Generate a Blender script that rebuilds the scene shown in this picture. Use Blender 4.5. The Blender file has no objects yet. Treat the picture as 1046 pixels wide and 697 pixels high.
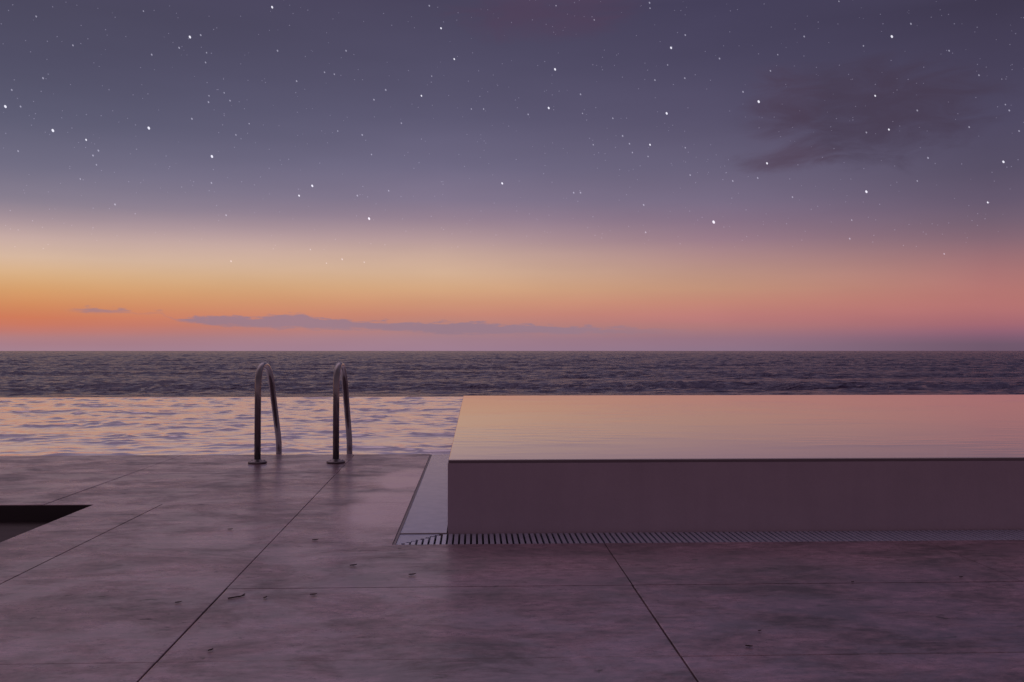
import bpy, bmesh, math, random
import numpy as np
from mathutils import Vector
random.seed(4); rng = np.random.default_rng(11)
S = bpy.context.scene
C = S.collection
PI = math.pi

# ------------------------------------------------------------------ camera
EYE = 0.80
F = 1000.0                                     # focal length in photograph pixels (1046 wide)
YAW = math.atan(39 / 1000); PITCH = math.atan(10.0 / 1000)
cam_d = bpy.data.cameras.new('camera'); cam = bpy.data.objects.new('camera', cam_d); C.objects.link(cam)
cam_d.sensor_width = 36; cam_d.lens = 36 * F / 1046
cam_d.clip_start = 0.05; cam_d.clip_end = 120000
cam.location = (0, 0, EYE); cam.rotation_euler = (PI / 2 + PITCH, 0, -YAW)
S.camera = cam
S.view_settings.view_transform = 'Standard'; S.view_settings.look = 'None'
S.view_settings.exposure = 0; S.view_settings.gamma = 1; S.view_settings.use_curve_mapping = False
S.render.engine = 'CYCLES'
S.cycles.max_bounces = 6; S.cycles.use_denoising = True
S.cycles.caustics_reflective = True

def lin(c):
    return tuple((v / 255 / 12.92) if v / 255 <= .04045 else ((v / 255 + .055) / 1.055) ** 2.4 for v in c)

# ------------------------------------------------------------------ node helpers
class NT:
    def __init__(s, tree): s.t = tree; s.n = tree.nodes; s.l = tree.links
    def node(s, typ, ins=None, **props):
        n = s.n.new(typ)
        for k, v in props.items(): setattr(n, k, v)
        for k, v in (ins or {}).items(): s.put(n.inputs[k], v)
        return n
    def put(s, sock, v):
        if hasattr(v, 'is_linked') or isinstance(v, bpy.types.NodeSocket): s.l.new(v, sock)
        else: sock.default_value = v
    def m(s, op, a, b=0.0, c=0.0, clamp=False):
        n = s.node('ShaderNodeMath', {0: a, 1: b, 2: c}, operation=op, use_clamp=clamp); return n.outputs[0]
    def rng(s, x, a, b, lo=0.0, hi=1.0, smooth=True):
        n = s.node('ShaderNodeMapRange', {'Value': x, 'From Min': a, 'From Max': b, 'To Min': lo, 'To Max': hi},
                   interpolation_type='SMOOTHSTEP' if smooth else 'LINEAR')
        return n.outputs[0]
    def mix(s, f, a, b, blend='MIX'):
        n = s.node('ShaderNodeMix', data_type='RGBA', blend_type=blend)
        s.put(n.inputs[0], f); s.put(n.inputs[6], a); s.put(n.inputs[7], b); return n.outputs[2]
    def vec(s, x, y, z=0.0):
        return s.node('ShaderNodeCombineXYZ', {0: x, 1: y, 2: z}).outputs[0]
    def noise(s, v, scale, detail=3.0, rough=.5, dist=0.0):
        return s.node('ShaderNodeTexNoise', {'Vector': v, 'Scale': scale, 'Detail': detail, 'Roughness': rough, 'Distortion': dist}).outputs[0]
    def mapping(s, v, scale=(1, 1, 1), loc=(0, 0, 0), rot=(0, 0, 0)):
        return s.node('ShaderNodeMapping', {'Vector': v, 'Location': loc, 'Rotation': rot, 'Scale': scale}).outputs[0]
    def ramp(s, fac, stops, interp='LINEAR'):
        n = s.node('ShaderNodeValToRGB', {0: fac}); e = n.color_ramp.elements; n.color_ramp.interpolation = interp
        while len(e) > 1: e.remove(e[-1])
        stops = sorted(stops)
        e[0].position = stops[0][0]; e[0].color = (*stops[0][1], 1)
        for p, c in stops[1:]:
            k = e.new(p); k.color = (*c, 1)
        return n.outputs[0]

def material(name):
    m = bpy.data.materials.new(name); m.use_nodes = True
    t = NT(m.node_tree); b = m.node_tree.nodes['Principled BSDF']
    return m, t, b

# ------------------------------------------------------------------ sky (dusk gradient, by direction)
w = bpy.data.worlds.new('World'); S.world = w; w.use_nodes = True
t = NT(w.node_tree); bg = w.node_tree.nodes['Background']
d = t.node('ShaderNodeTexCoord').outputs['Generated']
d = t.node('ShaderNodeVectorMath', {0: d}, operation='NORMALIZE').outputs[0]
sx = t.node('ShaderNodeSeparateXYZ', {0: d}); X, Y, Z = sx.outputs
az = t.m('ARCTAN2', X, Y)
el = t.m('ARCSINE', Z)
tt = t.m('MULTIPLY', t.m('MAXIMUM', el, 0.0), 2 / PI)
COLS = {
 32: {0:(76,73,95),60:(82,80,103),120:(94,93,116),170:(114,110,132),205:(137,127,144),225:(168,147,155),245:(201,173,166),262:(213,182,160),280:(216,175,133),295:(215,161,110),310:(212,143,97),325:(208,124,92),335:(198,119,101),345:(176,125,128),355:(164,125,139),359:(165,129,144)},
 450:{0:(74,69,93),60:(82,78,103),120:(94,90,116),170:(112,106,132),205:(131,119,142),225:(152,131,147),245:(181,153,155),262:(203,171,156),280:(212,176,148),295:(213,168,130),310:(207,150,120),322:(199,136,118),335:(180,130,126),345:(165,128,140),359:(160,127,146)},
 730:{0:(70,65,91),60:(77,72,98),120:(88,82,108),170:(104,97,122),205:(120,108,132),225:(134,113,134),245:(153,123,137),262:(174,137,137),280:(189,147,132),295:(196,148,124),310:(196,135,119),325:(188,123,121),335:(174,121,122),345:(152,115,130),359:(142,115,136)},
 1010:{0:(63,57,79),60:(71,65,89),120:(79,73,98),170:(89,81,104),205:(103,90,112),225:(116,97,115),245:(135,105,118),262:(155,112,118),280:(171,117,117),300:(181,118,114),315:(181,115,114),330:(167,106,115),342:(138,96,117),350:(114,89,108),359:(110,87,107)},
}
HIGH = {32: (216, 186, 204), 450: (204, 176, 196), 730: (156, 136, 160), 1010: (116, 102, 124)}   # unseen sky band above the frame, brightened to light the deck, strongest left
cols = []
for px, dct in COLS.items():
    ac = math.atan((px - 523) / F)
    stops = [(math.atan((359 - y) / F * math.cos(ac)) * 2 / PI, lin(c)) for y, c in dct.items()]
    stops += [(.235, lin((86, 80, 108))), (.32, lin(HIGH[px])), (.5, lin(HIGH[px])), (1.0, lin((112, 96, 110)))]
    cols.append((ac + YAW, t.ramp(tt, stops)))
back = t.ramp(tt, [(0, lin((136, 108, 118))), (.15, lin((122, 99, 115))), (.4, lin((108, 91, 105))), (1, lin((112, 96, 110)))])
col = cols[0][1]
for (a0, _), (a1, c1) in zip(cols, cols[1:]):
    col = t.mix(t.rng(az, a0, a1, smooth=False), col, c1)
absaz = t.m('ABSOLUTE', az)
col = t.mix(t.rng(absaz, math.radians(36), math.radians(115)), col, back)
# low bank of cloud along the horizon: its top edge by azimuth, lumpy
def P(px): return math.atan((px - 523) / F) + YAW
U0, U1 = P(20), P(760)
uu = t.rng(az, U0, U1, smooth=False)
tops = {20:320,60:321,90:318,105:319,140:321,165:323,180:329,205:325.5,240:325,268:325.5,290:322,310:322.5,330:326,350:328,390:330,430:331,450:330,480:330,520:332,580:334,650:336,760:340}
bots = {20:320,60:322,90:323,105:323,140:322,165:323,180:330,205:333,240:335,268:336,290:337,310:337,330:337,350:337,390:338,430:340,450:342,480:342,520:342,580:342,650:342,760:342}
def prof(dct): return t.ramp(uu, [((P(x) - U0) / (U1 - U0), ((359 - y) / 50,) * 3) for x, y in dct.items()])
el_px = t.m('MULTIPLY', el, F)
cv = t.vec(t.m('MULTIPLY', az, 48.0), t.m('MULTIPLY', el, 260.0))
lump = t.m('MULTIPLY', t.m('SUBTRACT', t.noise(cv, 1.0, 5.0, .6), .5), 17.0)
topv = t.m('MULTIPLY_ADD', prof(tops), 50.0, lump)
botv = t.m('MULTIPLY_ADD', prof(bots), 50.0, t.m('MULTIPLY', lump, .6))
cm = t.m('MULTIPLY', t.rng(t.m('SUBTRACT', topv, el_px), -1.2, 1.6), t.rng(t.m('SUBTRACT', el_px, botv), -2.0, 2.5))
cm = t.m('MULTIPLY', cm, t.m('MULTIPLY', t.rng(az, P(60), P(95)), t.rng(az, P(740), P(560))))
cm = t.m('MULTIPLY', cm, t.rng(az, P(130), P(200), .7, .85))
col = t.mix(cm, col, (*lin((151, 124, 140)), 1))
# thin dark cloud high on the right with a reddish left fringe
def blob(px, py, rx, ry):
    a = t.m('MULTIPLY', t.m('SUBTRACT', az, P(px)), F / rx)
    b = t.m('MULTIPLY', t.m('SUBTRACT', el, math.atan((359 - py) / F * math.cos(math.atan((px - 523) / F)))), F / ry)
    r2 = t.m('ADD', t.m('MULTIPLY', a, a), t.m('MULTIPLY', b, b))
    return r2
hv = t.vec(t.m('MULTIPLY', az, 11.0), t.m('MULTIPLY', el, 34.0))
wisp = t.noise(hv, 1.2, 8.0, .62, .9)
def cloudmask(r2, lo=1.3, k=2.6):
    return t.rng(t.m('SUBTRACT', t.m('MULTIPLY', wisp, k), r2), .08, lo + .12)
dark = cloudmask(blob(882, 114, 122, 52))
col = t.mix(t.m('MULTIPLY', dark, .72), col, (*lin((70, 58, 77)), 1))
red = cloudmask(blob(800, 122, 44, 60))
col = t.mix(t.m('MULTIPLY', red, .09), col, (*lin((100, 70, 90)), 1))
strk = cloudmask(blob(805, 162, 55, 15))
col = t.mix(t.m('MULTIPLY', strk, .5), col, (*lin((80, 62, 80)), 1))
red2 = cloudmask(blob(560, 14, 100, 30))
col = t.mix(t.m('MULTIPLY', red2, .28), col, (*lin((92, 60, 84)), 1))
soft = t.m('MULTIPLY', t.m('SUBTRACT', t.noise(t.vec(t.m('MULTIPLY', az, 5.0), t.m('MULTIPLY', el, 22.0)), 1.0, 3.0), .5), .16)
col = t.mix(1.0, col, t.vec(t.m('ADD', soft, 1.0), t.m('ADD', soft, 1.0), t.m('ADD', soft, 1.0)), 'MULTIPLY')
t.put(bg.inputs['Color'], col); bg.inputs['Strength'].default_value = 1.0

# ------------------------------------------------------------------ objects
def tag(o, label=None, cat=None, group=None, kind=None):
    if label: o['label'] = label
    if cat: o['category'] = cat
    if group: o['group'] = group
    if kind: o['kind'] = kind
    return o
def link(name, me, mat=None, parent=None, loc=(0, 0, 0)):
    o = bpy.data.objects.new(name, me); C.objects.link(o); o.location = loc
    if mat and me: me.materials.append(mat)
    if parent: o.parent = parent
    return o
def from_bm(name, bm, mat, parent=None, smooth=False, loc=(0, 0, 0)):
    me = bpy.data.meshes.new(name); bm.normal_update(); bm.to_mesh(me); bm.free()
    if smooth: me.polygons.foreach_set('use_smooth', [True] * len(me.polygons))
    return link(name, me, mat, parent, loc)
def box(bm, x0, x1, y0, y1, z0, z1, bev=0):
    v = [bm.verts.new((x, y, z)) for z in (z0, z1) for y in (y0, y1) for x in (x0, x1)]
    fs = [bm.faces.new([v[i] for i in q]) for q in ((0,2,3,1),(4,5,7,6),(0,1,5,4),(1,3,7,5),(3,2,6,7),(2,0,4,6))]
    if bev:
        es = list({e for f in fs[1:] for e in f.edges if abs(e.verts[0].co.z - z1) < 1e-6 and abs(e.verts[1].co.z - z1) < 1e-6})
        bmesh.ops.bevel(bm, geom=es, offset=bev, segments=2, affect='EDGES', profile=.5)
def prism(bm, pts, z0, z1):
    lo = [bm.verts.new((x, y, z0)) for x, y in pts]; hi = [bm.verts.new((x, y, z1)) for x, y in pts]
    n = len(pts)
    bm.faces.new(lo[::-1]); bm.faces.new(hi)
    for i in range(n): bm.faces.new((lo[i], lo[(i + 1) % n], hi[(i + 1) % n], hi[i]))

# layout, metres
DX0, DX1, DY0 = -14.0, 14.0, -9.0
PIT = (-4.6, -1.975, 3.34, 5.19)               # x0 x1 y0 y1
CHX, CHY = -0.337, 4.062                        # outer edges of the drain
BX0, BX1, BY0, BY1 = -0.115, 6.3, 4.345, 10.55  # raised pool
BH = 0.318
POOLY0, POOLY1, POOLX0, POOLX1 = 7.615, 17.35, -13.0, 12.5
WATER_Z = -0.012

# ---- deck material
def concrete(name, base, dark_, stain=1.0, rough=(.22, .5), spec=.5):
    m, t, b = material(name)
    geo = t.node('ShaderNodeNewGeometry').outputs['Position']
    st = t.mapping(geo, (1.0, 1.5, 1.0))
    big = t.noise(st, 1.5, 10.0, .74, .35)
    streak = t.noise(t.mapping(geo, (2.6, 5.2, 1.0), (5, 2, 0)), 1.3, 10.0, .78, .5)
    fine = t.noise(t.mapping(geo, (16.0, 30.0, 1.0)), 1.0, 6.0, .75)
    grain = t.noise(geo, 150.0, 4.0, .75)
    a = t.m('ADD', t.m('MULTIPLY', big, .5), t.m('MULTIPLY', streak, .5))
    a = t.rng(a, .42, .58, smooth=False)
    c = t.mix(a, (*dark_, 1), (*base, 1))
    f = t.m('ADD', t.m('MULTIPLY', t.m('SUBTRACT', fine, .5), 1.9 * stain), t.m('MULTIPLY', t.m('SUBTRACT', grain, .5), .7 * stain))
    f = t.m('ADD', f, 1.0)
    c = t.mix(1.0, c, t.vec(f, f, f), 'MULTIPLY')
    # pores and small chips
    vo = t.node('ShaderNodeTexVoronoi', {'Vector': t.mapping(geo, (1.0, 1.4, 1.0)), 'Scale': 24.0}, feature='F1')
    pick = t.rng(t.node('ShaderNodeSeparateXYZ', {0: vo.outputs['Color']}).outputs[0], .72, .9)
    pore = t.m('MULTIPLY', t.rng(vo.outputs['Distance'], .34, .12), pick)
    c = t.mix(t.m('MULTIPLY', pore, .55), c, (.03, .023, .027, 1))
    # pale scuffs
    sc_n = t.noise(t.mapping(geo, (5.0, 34.0, 1.0), (2, 9, 0)), 1.0, 6.0, .75, .8)
    c = t.mix(t.m('MULTIPLY', t.rng(sc_n, .56, .72), .45), c, (.40, .28, .31, 1))
    # dirt spots, a few centimetres across
    sp = t.noise(t.mapping(geo, (8.0, 13.0, 1.0)), 1.0, 4.0, .6, .4)
    spot = t.rng(sp, .635, .72)
    c = t.mix(t.m('MULTIPLY', spot, .6 * stain), c, (.018, .014, .016, 1))
    t.put(b.inputs['Base Color'], c)
    r = t.rng(a, 0, 1, rough[1], rough[0], smooth=False)
    r = t.m('ADD', r, t.m('MULTIPLY', t.m('SUBTRACT', fine, .5), .4))
    r = t.m('ADD', r, t.m('MULTIPLY', spot, .25))
    return m, t, b, geo, r, fine, grain, streak

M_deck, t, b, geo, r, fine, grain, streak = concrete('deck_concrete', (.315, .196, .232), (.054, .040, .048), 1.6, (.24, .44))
# wet film left beside the drain: two shallow puddles
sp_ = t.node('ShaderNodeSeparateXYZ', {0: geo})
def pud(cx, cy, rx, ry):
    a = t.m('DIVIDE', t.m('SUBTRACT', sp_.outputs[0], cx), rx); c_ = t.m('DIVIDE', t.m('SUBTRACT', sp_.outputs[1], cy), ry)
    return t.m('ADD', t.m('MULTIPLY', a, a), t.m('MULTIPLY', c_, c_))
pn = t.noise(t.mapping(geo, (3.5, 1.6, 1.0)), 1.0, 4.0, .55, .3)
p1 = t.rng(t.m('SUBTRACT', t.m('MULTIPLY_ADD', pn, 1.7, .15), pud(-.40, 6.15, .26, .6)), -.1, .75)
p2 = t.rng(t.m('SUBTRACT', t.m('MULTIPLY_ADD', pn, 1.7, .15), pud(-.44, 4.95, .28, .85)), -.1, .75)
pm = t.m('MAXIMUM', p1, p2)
t.put(b.inputs['Roughness'], t.m('MAXIMUM', t.m('MULTIPLY', r, t.m('SUBTRACT', 1.0, t.m('MULTIPLY', pm, .3))), .17))
b.inputs['IOR'].default_value = 1.5; b.inputs['Specular Tint'].default_value = (1, .92, .96, 1)
# sealed, half-wet surface
pat = t.noise(t.mapping(geo, (1.9, 2.8, 1.0), (7, 3, 0)), 1.0, 10.0, .74, .4)
t.put(b.inputs['Coat Weight'], t.m('MAXIMUM', t.rng(pat, .42, .58, .25, 1.0), pm))
t.put(b.inputs['Coat Roughness'], t.rng(pat, .42, .58, .42, .30)); b.inputs['Coat IOR'].default_value = 1.95; b.inputs['Coat Tint'].default_value = (1, .92, .98, 1)
oldc = b.inputs['Base Color'].links[0].from_socket
t.put(b.inputs['Base Color'], t.mix(t.m('MULTIPLY', pm, .9), oldc, (.60, .46, .45, 1)))  # pale base colour paints the sky glow reflected by the puddles
hgt = t.m('ADD', t.m('MULTIPLY', fine, .5), t.m('ADD', t.m('MULTIPLY', grain, .35), t.m('MULTIPLY', streak, .8)))
bstr = t.m('MULTIPLY', t.m('SUBTRACT', 1.0, pm), .10)
t.put(b.inputs['Normal'], t.node('ShaderNodeBump', {'Height': hgt, 'Strength': bstr, 'Distance': .010}).outputs[0])

M_joint, t, b = material('joint_mortar'); t.put(b.inputs['Base Color'], t.ramp(t.noise(t.node('ShaderNodeNewGeometry').outputs['Position'], 2.3, 6.0, .7), [(.38, (.02, .016, .018)), (.62, (.20, .15, .165))])); b.inputs['Roughness'].default_value = .9
M_rock, t, b = material('terrace_concrete')
t.put(b.inputs['Base Color'], t.ramp(t.noise(t.node('ShaderNodeNewGeometry').outputs['Position'], 1.2, 6.0), [(.3, (.12, .10, .10)), (.7, (.24, .21, .20))])); b.inputs['Roughness'].default_value = .9

# ---- deck: slabs with open joints
bm = bmesh.new()
OPEN = [PIT, (CHX, BX1 + .28, CHY, POOLY0 + .5), (POOLX0, POOLX1, POOLY0, 60)]
def subtract(rects, o):
    out = []
    for (a, b_, c, d_) in rects:
        x0, x1, y0, y1 = max(a, o[0]), min(b_, o[1]), max(c, o[2]), min(d_, o[3])
        if x0 >= x1 or y0 >= y1: out.append((a, b_, c, d_)); continue
        if c < y0: out.append((a, b_, c, y0))
        if y1 < d_: out.append((a, b_, y1, d_))
        if a < x0: out.append((a, x0, y0, y1))
        if x1 < b_: out.append((x1, b_, y0, y1))
    return out
YJ = [DY0] + [round(2.555 - .78 * k, 3) for k in range(14, -1, -1)] + [3.335, 4.12, 5.19, 6.47, POOLY0, 9.0, 13.0, 17.6]
XJ1 = [DX0, -12.6, -11.2, -9.8, -8.4, -7.0, -5.6, -4.2, -2.95, -1.625, -.86, .542, 1.90, 3.27, 4.64, 6.01, 7.4, 8.8, 10.2, 11.6, DX1]
XJ2 = [DX0, -12.6, -11.2, -9.8, -8.4, -7.0, -5.6, -4.2, -3.6, -2.235, -.86, .5, 1.90, 3.27, 4.64, 6.01, 7.4, 8.8, 10.2, 11.6, DX1]
GX, GY = .0022, .0009                            # half widths of the joints
for y0, y1 in zip(YJ, YJ[1:]):
    for x0, x1 in zip(*( (lambda q: (q, q[1:]))(XJ1 if y0 < 5.18 else XJ2) )):
        rs = [(x0, x1, y0, y1)]
        for o in OPEN: rs = subtract(rs, o)
        for (a, b_, c, d_) in rs:
            gx_ = lambda q: GX * (.5 if abs(q + 1.625) < .01 or q == 1.90 else 1)
            a2 = a + (gx_(a) if a == x0 else 0); b2 = b_ - (gx_(b_) if b_ == x1 else 0)
            c2 = c + (GY if c == y0 else 0); d2 = d_ - (GY if d_ == y1 else 0)
            dz = random.uniform(-.0008, .0008) if (a, b_, c, d_) == (x0, x1, y0, y1) else 0
            if b2 - a2 > .02 and d2 - c2 > .02:
                whole = (a, b_, c, d_) == (x0, x1, y0, y1)
                box(bm, a2, b2, c2, d2, -.06, dz, .003 if whole else 0)
for v_ in bm.verts:                               # this one joint was not laid quite straight
    if abs(v_.co.x + .86) < .012: v_.co.x += .047 - .0207 * (v_.co.y - 2.43)
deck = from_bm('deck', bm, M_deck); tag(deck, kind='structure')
# bed under the slabs shows as the dark joint
bm = bmesh.new()
rs = [(DX0, DX1, DY0, 17.6)]
for o in OPEN: rs = subtract(rs, o)
for q in rs: box(bm, q[0] + .001, q[1] - .001, q[2] + .001, q[3] - .001, -.9, -.006)
bed = from_bm('deck_bed', bm, M_joint); tag(bed, kind='structure')
# terrace mass that carries everything, standing in the sea
bm = bmesh.new(); box(bm, DX0 - .4, DX1 + .4, DY0 - .4, 18.3, -7, -1.45)
tag(from_bm('ground', bm, M_rock), kind='structure')

# ---- sunken pit at the left
M_pit, t, b = material('pit_lining')
geo = t.node('ShaderNodeNewGeometry').outputs['Position']
t.put(b.inputs['Base Color'], t.ramp(t.noise(t.mapping(geo, (2, 6, 6)), 1.0, 5.0, .6), [(.3, (.022, .014, .015)), (.7, (.052, .033, .037))]))
b.inputs['Roughness'].default_value = .75
pit = link('sunken_recess', None, loc=(PIT[1], PIT[3], -.6))
tag(pit, 'dark rectangular recess sunk into the paving at the left edge', 'recess')
def pitpart(name, q, bev=0):
    bm_ = bmesh.new(); box(bm_, *q, bev=bev)
    o = from_bm(name, bm_, M_pit, pit); o.data.transform(__import__('mathutils').Matrix.Translation(-Vector(pit.location))); return o
x0, x1, y0, y1 = PIT
pitpart('floor', (x0, x1, y0, y1, -.60, -.088))
M_pitw, t, b = material('pit_edge_shade'); b.inputs['Base Color'].default_value = (.03, .022, .024, 1); b.inputs['Roughness'].default_value = .7  # near-black sheets over the slab edges paint the shade on the recess walls
for q in ((x0, x1, y1 - .006, y1 - .001), (x1 - .006, x1 - .001, y0, y1 - .007), (x0, x1 - .007, y0 + .001, y0 + .006), (x0 + .001, x0 + .006, y0 + .007, y1 - .007)):
    o = pitpart('side_wall', (*q, -.0875, -.004)); o.data.materials[0] = M_pitw

# ---- raised pool
M_wall, t, b = material('raised_pool_render')
geo = t.node('ShaderNodeNewGeometry').outputs['Position']
n1 = t.noise(t.mapping(geo, (1.3, 1, 2.2)), 1.0, 5.0, .6); n2 = t.noise(t.mapping(geo, (14, 1, 2.0)), 1.0, 4.0, .6); n3 = t.noise(geo, 140.0, 2.0)
a = t.m('ADD', t.m('MULTIPLY', n1, .6), t.m('ADD', t.m('MULTIPLY', n2, .25), t.m('MULTIPLY', n3, .15)))
t.put(b.inputs['Base Color'], t.ramp(a, [(.3, (.34, .270, .318)), (.7, (.44, .350, .405))])); b.inputs['Roughness'].default_value = .6
t.put(b.inputs['Normal'], t.node('ShaderNodeBump', {'Height': n3, 'Strength': .15, 'Distance': .004}).outputs[0])
rp = link('raised_pool', None, loc=(BX0, BY0, 0))
tag(rp, 'low raised overflow pool with plain dark walls brimful of still water', 'raised pool')
def at(bm, root): bmesh.ops.translate(bm, verts=bm.verts, vec=-Vector(root.location)); return bm
bm = bmesh.new(); T = .22
box(bm, BX0, BX1, BY0, BY0 + T, -.9, BH - .016); box(bm, BX0, BX1, BY1 - T, BY1, -.9, BH - .016)
box(bm, BX0, BX0 + T, BY0 + T, BY1 - T, -.9, BH - .016); box(bm, BX1 - T, BX1, BY0 + T, BY1 - T, -.9, BH - .016)
from_bm('wall', at(bm, rp), M_wall, rp)
M_rim, t, b = material('rim_shadow'); b.inputs['Base Color'].default_value = (.17, .13, .15, 1); b.inputs['Roughness'].default_value = .42  # dark strip: shadow gap below the brim put into its colour
bm = bmesh.new(); e = .004
x0, x1, y0, y1 = BX0 + e, BX1 - e, BY0 + e, BY1 - e
for q in ((x0, x1, y0, y0 + T), (x0, x1, y1 - T, y1), (x0, x0 + T, y0 + T, y1 - T), (x1 - T, x1, y0 + T, y1 - T)):
    box(bm, *q, BH - .015, BH - .006)
from_bm('rim', at(bm, rp), M_rim, rp)

# ---- water
def wave_field(x, y, comps):
    z = np.zeros_like(x)
    for k, th, a, ph in comps: z += a * np.sin(k * (x * np.sin(th) + y * np.cos(th)) + ph)
    return z
def grid_mesh(name, x, y, z, mat):
    h, w_ = x.shape
    me = bpy.data.meshes.new(name)
    co = np.stack([x, y, z], -1).reshape(-1, 3).astype(np.float32)
    i = np.arange((h - 1) * (w_ - 1)); r_ = i // (w_ - 1); c_ = i % (w_ - 1); a = r_ * w_ + c_
    q = np.stack([a, a + 1, a + 1 + w_, a + w_], -1).astype(np.int32)
    me.vertices.add(len(co)); me.vertices.foreach_set('co', co.ravel())
    me.loops.add(q.size); me.loops.foreach_set('vertex_index', q.ravel())
    me.polygons.add(len(q)); me.polygons.foreach_set('loop_start', np.arange(0, q.size, 4, dtype=np.int32))
    me.polygons.foreach_set('use_smooth', np.ones(len(q), bool))
    me.update(calc_edges=True); me.validate()
    return link(name, me, mat)
def comps(n, l0, l1, slope, th0, spread, power=1.0):
    out = []
    for _ in range(n):
        L = l0 * (l1 / l0) ** rng.random(); k = 2 * PI / L
        s = slope * math.sqrt(2 / n) * (L / l1) ** (power - 1)
        out.append((k, th0 + rng.normal() * spread, s / k, rng.random() * 2 * PI))
    return out

M_pool, t, b = material('pool_water_surface')
b.inputs['Base Color'].default_value = (.90, .82, .90, 1); b.inputs['Roughness'].default_value = .06; b.inputs['IOR'].default_value = 2.8
geo = t.node('ShaderNodeNewGeometry').outputs['Position']
t.put(b.inputs['Normal'], t.node('ShaderNodeBump', {'Height': t.noise(t.mapping(geo, (1.0, 1.5, 1)), 7.0, 3.0), 'Strength': .16, 'Distance': .02}).outputs[0])
xs = np.linspace(POOLX0, 0.6, 760); xs = np.concatenate([xs, np.linspace(.7, POOLX1, 60)])
ys = POOLY0 + (POOLY1 - POOLY0) * np.linspace(0, 1, 520) ** 1.25
gx, gy = np.meshgrid(xs, ys)
pc = comps(60, .26, .80, .037, -.1, 1.15) + comps(50, .13, .30, .030, -.2, 1.2) + comps(6, .9, 2.0, .012, -.1, .5)
gz = wave_field(gx, gy, pc); q_ = gz / gz.std(); gz = WATER_Z + gz.std() * np.clip((np.exp(.75 * q_) - 1) / .75, -3, 5) * .8
edge = np.clip((POOLY1 - gy) / .5, .15, 1) * np.clip((gy - POOLY0) / .25, .15, 1); gz = WATER_Z + (gz - WATER_Z) * edge
keep = (gx > BX0 - .01) & (gy < BY1) & (gx < BX1)
gz[keep] = -.15
gx_ = gx.copy()
grid_mesh('pool_water', gx_, gy, gz, M_pool); tag(bpy.data.objects['pool_water'], kind='structure')
# pool shell: lining and the thin overflow edge
M_tile, t, b = material('pool_lining'); b.inputs['Base Color'].default_value = (.30, .30, .36, 1); b.inputs['Roughness'].default_value = .4
M_weir, t, b = material('weir_stone'); b.inputs['Base Color'].default_value = (.26, .21, .22, 1); b.inputs['Roughness'].default_value = .35
ps = link('infinity_pool', None, loc=(POOLX0, POOLY0, -1.3)); tag(ps, 'wide infinity pool level with the paving, overflowing towards the sea', 'pool')
bm = bmesh.new(); box(bm, POOLX0, POOLX1, POOLY1 - .0, POOLY1 + .18, -1.45, WATER_Z - .006, .01); from_bm('overflow_edge', at(bm, ps), M_weir, ps)
for q in ((POOLX0 - .2, POOLX0 - .003, POOLY0, POOLY1 + .1), (POOLX1 + .003, POOLX1 + .2, POOLY0, POOLY1 + .1), (POOLX0, CHX, POOLY0 - .003, POOLY0 + .003)):
    bm = bmesh.new(); box(bm, *q, -1.4, -.065); from_bm('side_wall', at(bm, ps), M_tile, ps)
bm = bmesh.new(); box(bm, POOLX0, POOLX1, POOLY0, POOLY1, -1.44, -1.3); from_bm('floor', at(bm, ps), M_tile, ps)

M_still, t, b = material('still_water_surface')
b.inputs['Base Color'].default_value = (.62, .57, .55, 1); b.inputs['Roughness'].default_value = .07; b.inputs['IOR'].default_value = 2.2
geo = t.node('ShaderNodeNewGeometry').outputs['Position']
n1 = t.noise(t.mapping(geo, (1.0, 2.6, 1)), 1.3, 3.0, .5, .3)
msk = t.rng(t.noise(t.mapping(geo, (.5, .9, 1), (2, 0, 0)), 1.0, 2.0), .45, .65, .15, 1.0)
t.put(b.inputs['Normal'], t.node('ShaderNodeBump', {'Height': t.m('MULTIPLY', t.noise(t.mapping(geo, (1.0, 3.0, 1)), 3.2, 3.0), msk), 'Strength': .06, 'Distance': .03}).outputs[0])
bm = bmesh.new(); box(bm, BX0 + .004, BX1 - .004, BY0 + .004, BY1 - .004, BH - .0045, BH, .003)
tag(from_bm('raised_pool_water', bm, M_still), kind='structure')

# ---- sea
M_sea, t, b = material('sea_water')
b.inputs['Base Color'].default_value = (.060, .044, .100, 1); b.inputs['Specular Tint'].default_value = (.80, .75, 1, 1); b.inputs['Roughness'].default_value = .22; b.inputs['IOR'].default_value = 1.333
geo = t.node('ShaderNodeNewGeometry').outputs['Position']
h1 = t.noise(t.mapping(geo, (1.0, 1.4, 1)), .55, 4.0, .6); h2 = t.noise(t.mapping(geo, (1.0, 1.5, 1)), .12, 4.0, .6)
t.put(b.inputs['Normal'], t.node('ShaderNodeBump', {'Height': t.m('ADD', t.m('MULTIPLY', h1, .5), t.m('MULTIPLY', h2, 2.0)), 'Strength': 1.0, 'Distance': 2.2}).outputs[0])
SEA = -4.6
az_ = np.concatenate([np.radians(np.linspace(-180, -36, 30))[:-1], np.radians(np.linspace(-36, 40, 800)), np.radians(np.linspace(40, 180, 30))[1:]])
rr = np.concatenate([np.linspace(6, 80, 24)[:-1], 80 * (2500 / 80) ** np.linspace(0, 1, 700), 2500 * (60000 / 2500) ** np.linspace(0, 1, 40)[1:]])
A, R = np.meshgrid(az_, rr)
sx_, sy_ = R * np.sin(A), R * np.cos(A)
sc_ = comps(60, 1.2, 8, .18, .3, .75) + comps(16, 9, 42, .06, .1, .5)
fade = np.clip((R - 40) / 50, 0, 1) * np.clip((3200 - R) / 1500, 0, 1)
patch = .75 + .5 * wave_field(sx_ * .35, sy_, [(2 * PI / 70, .2, .5, 1.), (2 * PI / 47, -.3, .5, 2.)])
sz_ = SEA + wave_field(sx_, sy_, sc_) * fade * np.clip(patch, .3, 1.4)
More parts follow.
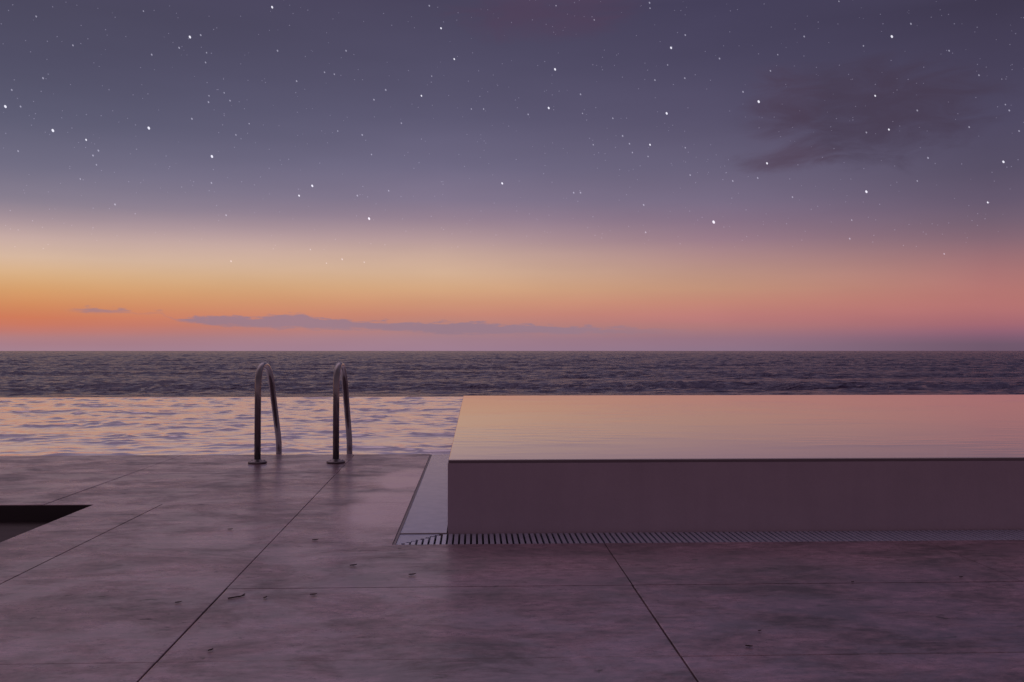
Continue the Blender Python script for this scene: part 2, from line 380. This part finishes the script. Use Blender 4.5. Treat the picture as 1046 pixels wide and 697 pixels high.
grid_mesh('sea', sx_, sy_, sz_, M_sea); tag(bpy.data.objects['sea'], kind='structure')

# ---- drain grates round the raised pool
M_grate, t, b = material('grate_steel')
geo = t.node('ShaderNodeNewGeometry').outputs['Position']
t.put(b.inputs['Base Color'], t.ramp(t.noise(geo, 14.0, 4.0, .65), [(.3, (.54, .57, .70)), (.7, (.66, .69, .84))])); b.inputs['Roughness'].default_value = .22; b.inputs['Metallic'].default_value = .45; b.inputs['IOR'].default_value = 1.9
M_chan, t, b = material('drain_channel'); b.inputs['Base Color'].default_value = (.22, .205, .24, 1); b.inputs['Roughness'].default_value = .5
M_frame, t, b = material('grate_edge'); b.inputs['Base Color'].default_value = (.20, .17, .19, 1); b.inputs['Roughness'].default_value = .45
GZ = -.007; W = BY0 - CHY; WX = BX0 - CHX                       # grate top, widths
fr = .012
g1 = link('drain_grate', None, loc=(CHX, CHY, -.12)); tag(g1, 'long slotted drain grate along the foot of the dark wall', 'drain grate')
g2 = link('drain_grate', None, loc=(CHX, BY0, -.12)); tag(g2, 'short pale drain grate running to the pool edge beside the wall', 'drain grate')
bm = bmesh.new(); x = CHX + fr + .012
while x < BX1:
    yt = BY0 - fr
    if x < BX0 + .005: yt = min(yt, CHY + fr + (x - CHX) / WX * (W - fr))
    if yt - CHY - fr > .012: box(bm, x, x + .0165, CHY + fr, yt, GZ - .018, GZ)
    x += .0255
from_bm('slats', at(bm, g1), M_grate, g1)
bm = bmesh.new(); box(bm, CHX, BX1, CHY + .001, CHY + fr, -.06, GZ + .003); box(bm, BX0, BX1, BY0 - fr, BY0 - .001, -.06, GZ - .002)
from_bm('frame', at(bm, g1), M_frame, g1)
bm = bmesh.new(); box(bm, CHX + .002, BX1, CHY + .002, BY0, -.14, -.085); from_bm('channel', at(bm, g1), M_chan, g1)
bm = bmesh.new(); y = BY0 + .012
while y < POOLY0 - .03:
    box(bm, CHX + fr, BX0 - .006, y, y + .0215, GZ - .018, GZ); y += .0255
y = CHY + .02                                                   # mitred corner: slats run across until they meet the front ones
while y < BY0 - .01:
    xt = CHX + fr + (y - CHY) / W * (WX - fr) - .012
    if xt - CHX - fr > .01: box(bm, CHX + fr, xt, y, y + .0215, GZ - .018, GZ - .001)
    y += .0255
from_bm('slats', at(bm, g2), M_grate, g2)
bm = bmesh.new(); box(bm, CHX + .001, CHX + fr, CHY + fr + .002, POOLY0 - .004, -.06, GZ + .003)
box(bm, CHX + fr, BX0 - .003, BY0 - .008, BY0 + .006, -.05, GZ + .002)
box(bm, CHX + fr, BX0 - .003, POOLY0 - .02, POOLY0 - .004, -.9, GZ)
from_bm('frame', at(bm, g2), M_frame, g2)
bm = bmesh.new(); box(bm, CHX + .002, BX0, BY0, POOLY0 - .02, -.14, -.085); from_bm('channel', at(bm, g2), M_chan, g2)

# ---- handrails
M_steel, t, b = material('brushed_steel')
geo = t.node('ShaderNodeNewGeometry').outputs['Position']
b.inputs['Metallic'].default_value = 1
nn = t.noise(t.mapping(geo, (40, 40, 260)), 1.0, 3.0, .6)
t.put(b.inputs['Base Color'], t.ramp(t.noise(geo, 9.0, 4.0), [(.3, (.20, .187, .192)), (.7, (.31, .29, .30))]))
t.put(b.inputs['Roughness'], t.rng(nn, .3, .7, .14, .26, smooth=False))
def bez(ps, r, segs=20):
    """smooth path through points by rounding the corners with radius r[i]"""
    out = [Vector(ps[0])]
    for i in range(1, len(ps) - 1):
        a, b_, c = Vector(ps[i - 1]), Vector(ps[i]), Vector(ps[i + 1])
        u, v = (a - b_).normalized(), (c - b_).normalized(); k = r[i]
        p, q = b_ + u * k, b_ + v * k
        for s in range(segs + 1):
            f = s / segs; out.append(p * (1 - f) ** 2 + b_ * 2 * f * (1 - f) + q * f * f)
    out.append(Vector(ps[-1])); return out
def tube(bm, path, rad, n=20):
    rings = []
    for i, p in enumerate(path):
        d_ = (path[min(i + 1, len(path) - 1)] - path[max(i - 1, 0)]).normalized()
        s = Vector((1, 0, 0)); u = d_.cross(s).normalized()
        rings.append([bm.verts.new(p + rad * (math.cos(2 * PI * k / n) * s + math.sin(2 * PI * k / n) * u)) for k in range(n)])
    for a, b_ in zip(rings, rings[1:]):
        for k in range(n): bm.faces.new((a[k], a[(k + 1) % n], b_[(k + 1) % n], b_[k]))
    bm.faces.new(rings[0][::-1]); bm.faces.new(rings[-1])
def lathe(bm, prof_, n=32):
    rings = [[bm.verts.new((r_ * math.cos(2 * PI * k / n), r_ * math.sin(2 * PI * k / n), z)) for k in range(n)] for r_, z in prof_]
    for a, b_ in zip(rings, rings[1:]):
        for k in range(n): bm.faces.new((a[k], a[(k + 1) % n], b_[(k + 1) % n], b_[k]))
    bm.faces.new(rings[0][::-1]); bm.faces.new(rings[-1])
M_flange, t, b = material('flange_steel'); b.inputs['Metallic'].default_value = 1; b.inputs['Base Color'].default_value = (.20, .18, .19, 1); b.inputs['Roughness'].default_value = .4
def handrail(loc, label):
    root = link('pool_handrail', None, loc=loc)
    tag(root, label, 'handrail', 'steel handrails at the pool edge')
    pts = [(0, 0, .004), (0, .01, .40), (0, .02, .742), (0, .36, .742), (0, .43, .60), (0, .76, .09), (0, .78, -.55)]
    pts = [(0, 0, .004), (0, .012, .696), (0, .392, .696), (0, .765, .09), (0, .77, -.60)]
    bm_ = bmesh.new(); tube(bm_, bez(pts, [0, .189, .189, .07, 0]), .0228)
    from_bm('tube', bm_, M_steel, root, True)
    bm_ = bmesh.new(); lathe(bm_, [(.066, .0005), (.066, .012), (.062, .016), (.036, .019), (.028, .028), (.0234, .030)])
    fl = from_bm('flange', bm_, M_flange, root, True)
    for k in range(3):
        bm_ = bmesh.new(); a = k * 2 * PI / 3 - PI / 2
        lathe(bm_, [(.006, .016), (.006, .0195), (.003, .0215)], 10); bmesh.ops.translate(bm_, verts=bm_.verts, vec=(  .049 * math.cos(a), .049 * math.sin(a), 0))
        from_bm('screw', bm_, M_flange, fl, True)
    return root
handrail((-1.536, 7.03, 0), 'steel hoop handrail farther from the raised pool, left of the pair')
handrail((-.982, 7.03, 0), 'steel hoop handrail nearer the raised pool, right of the pair')

# ---- bits of leaf and a twig on the paving
M_leaf, t, b = material('dead_leaf')
geo = t.node('ShaderNodeNewGeometry').outputs['Position']
t.put(b.inputs['Base Color'], t.ramp(t.noise(geo, 90.0, 3.0), [(.3, (.035, .024, .024)), (.7, (.085, .058, .055))])); b.inputs['Roughness'].default_value = .8
def leaf(x, y, ln, rot, label, curl=.22):
    ln *= .78
    bm_ = bmesh.new(); n, m = 9, 5; g = []
    for i in range(n):
        u = i / (n - 1); wd = ln * .27 * math.sin(PI * min(1, u * 1.02)) ** .8 + .0006
        g.append([bm_.verts.new(((u - .5) * ln, (j / (m - 1) - .5) * 2 * wd * (1 + .12 * math.sin(9 * u + j)),
                  .002 + ln * curl * (abs(j / (m - 1) - .5) * 1.1) ** 1.4 + ln * .22 * (u - .5) ** 2 * (2 if u > .5 else .6))) for j in range(m)])
    for i in range(n - 1):
        for j in range(m - 1): bm_.faces.new((g[i][j], g[i + 1][j], g[i + 1][j + 1], g[i][j + 1]))
    r_ = bmesh.ops.solidify(bm_, geom=bm_.faces[:], thickness=-.0006)
    o_ = from_bm('dry_leaf', bm_, M_leaf, None, True, (x, y, .0005)); o_.rotation_euler.z = rot
    tag(o_, label, 'leaf', 'dry leaves scattered on the paving')
for args in [
 (-.447, 3.665, .034, .3, 'small dark curled leaf on the paving, nearest below the grate corner'),
 (-.219, 3.506, .034, .2, 'small dark leaf on the paving under the left end of the dark wall'),
 (-.673, 3.199, .022, 1.1, 'tiny dark leaf just right of the twig'),
 (-.524, 3.232, .030, .1, 'dark leaf second to the right of the twig'),
 (-.935, 3.148, .026, .4, 'dark leaf just left of the long joint, level with the twig'),
 (-.700, 2.644, .022, .9, 'dark leaf right of the long joint in the near left foreground'),
 (-1.087, 4.426, .030, 0., 'dark leaf on the pale paving between pit and grate'),
 (-.667, 4.162, .034, .1, 'flat dark leaf left of the grate corner'),
 (1.306, 3.336, .018, .5, 'tiny dark crumb of leaf on a cross joint before the wall'),
 (1.716, 3.393, .020, .2, 'tiny dark leaf near the right edge before the wall'),
 (.742, 2.622, .026, -.5, 'dark leaf just above the cross joint at the near right'),
 (.814, 2.767, .016, .4, 'tiny dark leaf farther back near the right cross joint'),
]: leaf(*args)
bm = bmesh.new(); path = [Vector(p) for p in [(-.038, -.026, .004), (-.02, -.016, .005), (.0, -.004, .006), (.018, .01, .005), (.034, .026, .007)]]
for i in range(len(path) - 1): pass
tube(bm, path, .0042, 8)
tube(bm, [Vector((.020, .012, .006)), Vector((.030, .030, .010)), Vector((.034, .040, .012))], .003, 6)
bmesh.ops.scale(bm, vec=(.6, .6, .5), verts=bm.verts)
tag(from_bm('twig', bm, M_leaf, None, True, (-.768, 3.216, 0)), 'short dark twig lying just right of the long paving joint', 'twig')

# ---- stars: tiny far lamps in the sky, 40 km out
SD = 40000.0
def shine(t, em):                                     # light added to the sky behind it
    add = t.node('ShaderNodeAddShader'); t.l.new(em.outputs[0], add.inputs[0])
    t.l.new(t.node('ShaderNodeBsdfTransparent').outputs[0], add.inputs[1]); t.l.new(add.outputs[0], t.n['Material Output'].inputs[0])
M_star, t, b = material('star_light')
t.n.remove(b); em = t.node('ShaderNodeEmission', {'Color': (.93, .92, 1, 1), 'Strength': .42}); shine(t, em)
M_star.cycles.emission_sampling = 'NONE'
M_dim, t, b = material('dim_star_light')
t.n.remove(b); em = t.node('ShaderNodeEmission', {'Color': (.72, .70, .86, 1), 'Strength': .17}); shine(t, em)
M_dim.cycles.emission_sampling = 'NONE'
M_faint, t, b = material('faint_star_light')
t.n.remove(b); em = t.node('ShaderNodeEmission', {'Color': (.62, .58, .78, 1), 'Strength': .10}); shine(t, em)
M_faint.cycles.emission_sampling = 'NONE'
def sky_dir(px, py):
    a, b_ = (px - 523) / F, (348.5 - py) / F
    v = Vector((a, math.cos(PITCH) - b_ * math.sin(PITCH), math.sin(PITCH) + b_ * math.cos(PITCH))).normalized()
    return Vector((v.x * math.cos(YAW) + v.y * math.sin(YAW), v.y * math.cos(YAW) - v.x * math.sin(YAW), v.z))
def star_mesh(mat, name):
    bm_ = bmesh.new(); bmesh.ops.create_icosphere(bm_, subdivisions=2, radius=1); me = bpy.data.meshes.new(name); bm_.to_mesh(me); bm_.free(); me.materials.append(mat); return me
ME = {0: star_mesh(M_star, 'star'), 1: star_mesh(M_dim, 'dim_star')}
def star(px, py, size, k, label, group):
    v = sky_dir(px, py); o_ = bpy.data.objects.new('star', ME[k]); C.objects.link(o_)
    o_.location = Vector((0, 0, EYE)) + v * SD
    r_ = size * (.70 if k == 0 else .85) * SD / F / 2
    o_.scale = (r_, r_, r_ * 1.45)
    q = v.to_track_quat('-Y', 'Z'); o_.rotation_euler = q.to_euler(); o_.rotation_euler.rotate_axis('Y', .45)
    tag(o_, label, 'star', group)
BRIGHT = [
 (194,38,2.6,'bright star high in the sky above the far left third'), (54,133.5,2.9,'bright star low down near the left edge, right of the edge pair'),
 (152,131,2.9,'bright star left of the handrails, level with the one near the left edge'), (216.5,160,2.9,'bright star below the little triangle of three on the left'),
 (319,190,2.5,'bright star with a small companion left below it, above right handrail'), (377,223.5,2.7,'lowest bright star of the left half, over the orange glow'),
 (5.5,109,2.7,'bright star at the very left edge of the sky'), (567,71,2.5,'bright star near top centre, upper of two in a slanting line'),
 (560.5,110.5,2.4,'bright star near top centre, lower of two in a slanting line'), (685.5,49,2.4,'upper of the two bright stars right of centre'),
 (681,116,2.6,'lower of the two bright stars right of centre'), (775,104,2.8,'bright star just left of the dark upper cloud'),
 (911,37.5,2.6,'bright star above the dark cloud at upper right'), (885,196,2.7,'bright star below the dark upper cloud at right'),
 (729,227,3.3,'brightest star, lowest of the right half over the pink glow'), (1025,165.5,2.4,'bright star close to the right edge of the sky'),
 (513,187.5,2.3,'bright star alone in the middle of the sky'), (278,7.5,2.4,'bright star at the top edge left of centre'),
 (464,60.5,1.9,'small clear star near top centre, right of a similar one'), (450.5,29,2.0,'small clear star near the top edge at centre'),
 (783.5,167,2.2,'bright star inside the small reddish cloud streak'), (908,132.5,2.0,'star shining through the lower part of the dark cloud'),
 (894,98,1.9,'star shining through the middle of the dark cloud'), (430.5,98,1.9,'small clear star left of the sky\'s centre line'),
 (88,143,1.9,'small star between the two bright ones at the left'), (305.5,200,2.0,'small companion star left below a bright one, above the handrails'),
 (664,148,2.0,'star at the lower end of the loose cluster right of centre'), (1009,207,1.9,'lower small star near the right edge'),
]
for px, py, s_, lab in BRIGHT: star(px, py, s_, 0, lab, 'bright stars')
DIM = [(21,109),(18.5,154.5),(210,64),(213.5,98),(213,104.5),(235,103),(229,95),(254.5,126.5),(283.5,52),(481.5,111.5),(494,111.5),(438.5,6),(370,138),(379.5,158),(331.5,74),(341.5,76),(317,255),(236,267),(333.5,269),(349.5,265),(372,268),(146.5,11.5),(155,56),(183,49),(211,54),(74.5,46.5),(37,17),(353.5,52),(98.5,168.5),(95,159),(100.5,154),(231,220),(117.5,209),(196,121.5),(241,138),(205,36),(593,96.5),(539.5,117),(682,66.5),(699.5,80),(663.5,3),(664,8.5),(669,82),(759,94),(787,72.5),(794.5,56),(821.5,37.5),(882,47),(930.5,24.5),(885,135.5),(606,148),(636,139),(643,147),(646,156),(586,197),(593,197),(657.5,209.5),(659.5,237.5),(748.5,185),(705,179),(774,182),(809.5,201.5),(948,161.5),(937,185),(1027,107),(1031,113),(1041,134),(969.5,52),(964.5,259.5),(607,20.5),(568,6),(857,1.5),(937,113),(44,80),(12,92),(82,183),(394,92),(382,102),(410,126),(441,78),(365,200),(397,195),(216,187),(345,134),(303,83),(595,116),(626,121),(662,160),(700,151),(735,60),(700,36),(868,244),(870,225),(1000,77),(990,130)]
for i, (px, py) in enumerate(DIM):
    top = py < 110
    g = ('dim stars in the upper sky' if top else 'dim stars lower in the sky')
    star(px, py, random.uniform(1.15, 1.65), 1, 'dim small star in the upper purple half of the sky' if top else 'dim small star in the lower half of the sky above the glow', g)
bm = bmesh.new()
for _ in range(1100):
    px, py = random.uniform(-160, 1200), random.uniform(-60, 1) if random.random() < .1 else 255 * random.random() ** 1.0
    v = sky_dir(px, py); r_ = random.uniform(.55, 1.15) * SD / F / 2
    g = bmesh.ops.create_icosphere(bm, subdivisions=1, radius=r_)
    bmesh.ops.translate(bm, verts=g['verts'], vec=v * SD + Vector((0, 0, EYE)))
tag(from_bm('faint_stars', bm, M_faint), 'dust of very faint stars spread over the whole dusk sky', 'stars', kind='stuff')
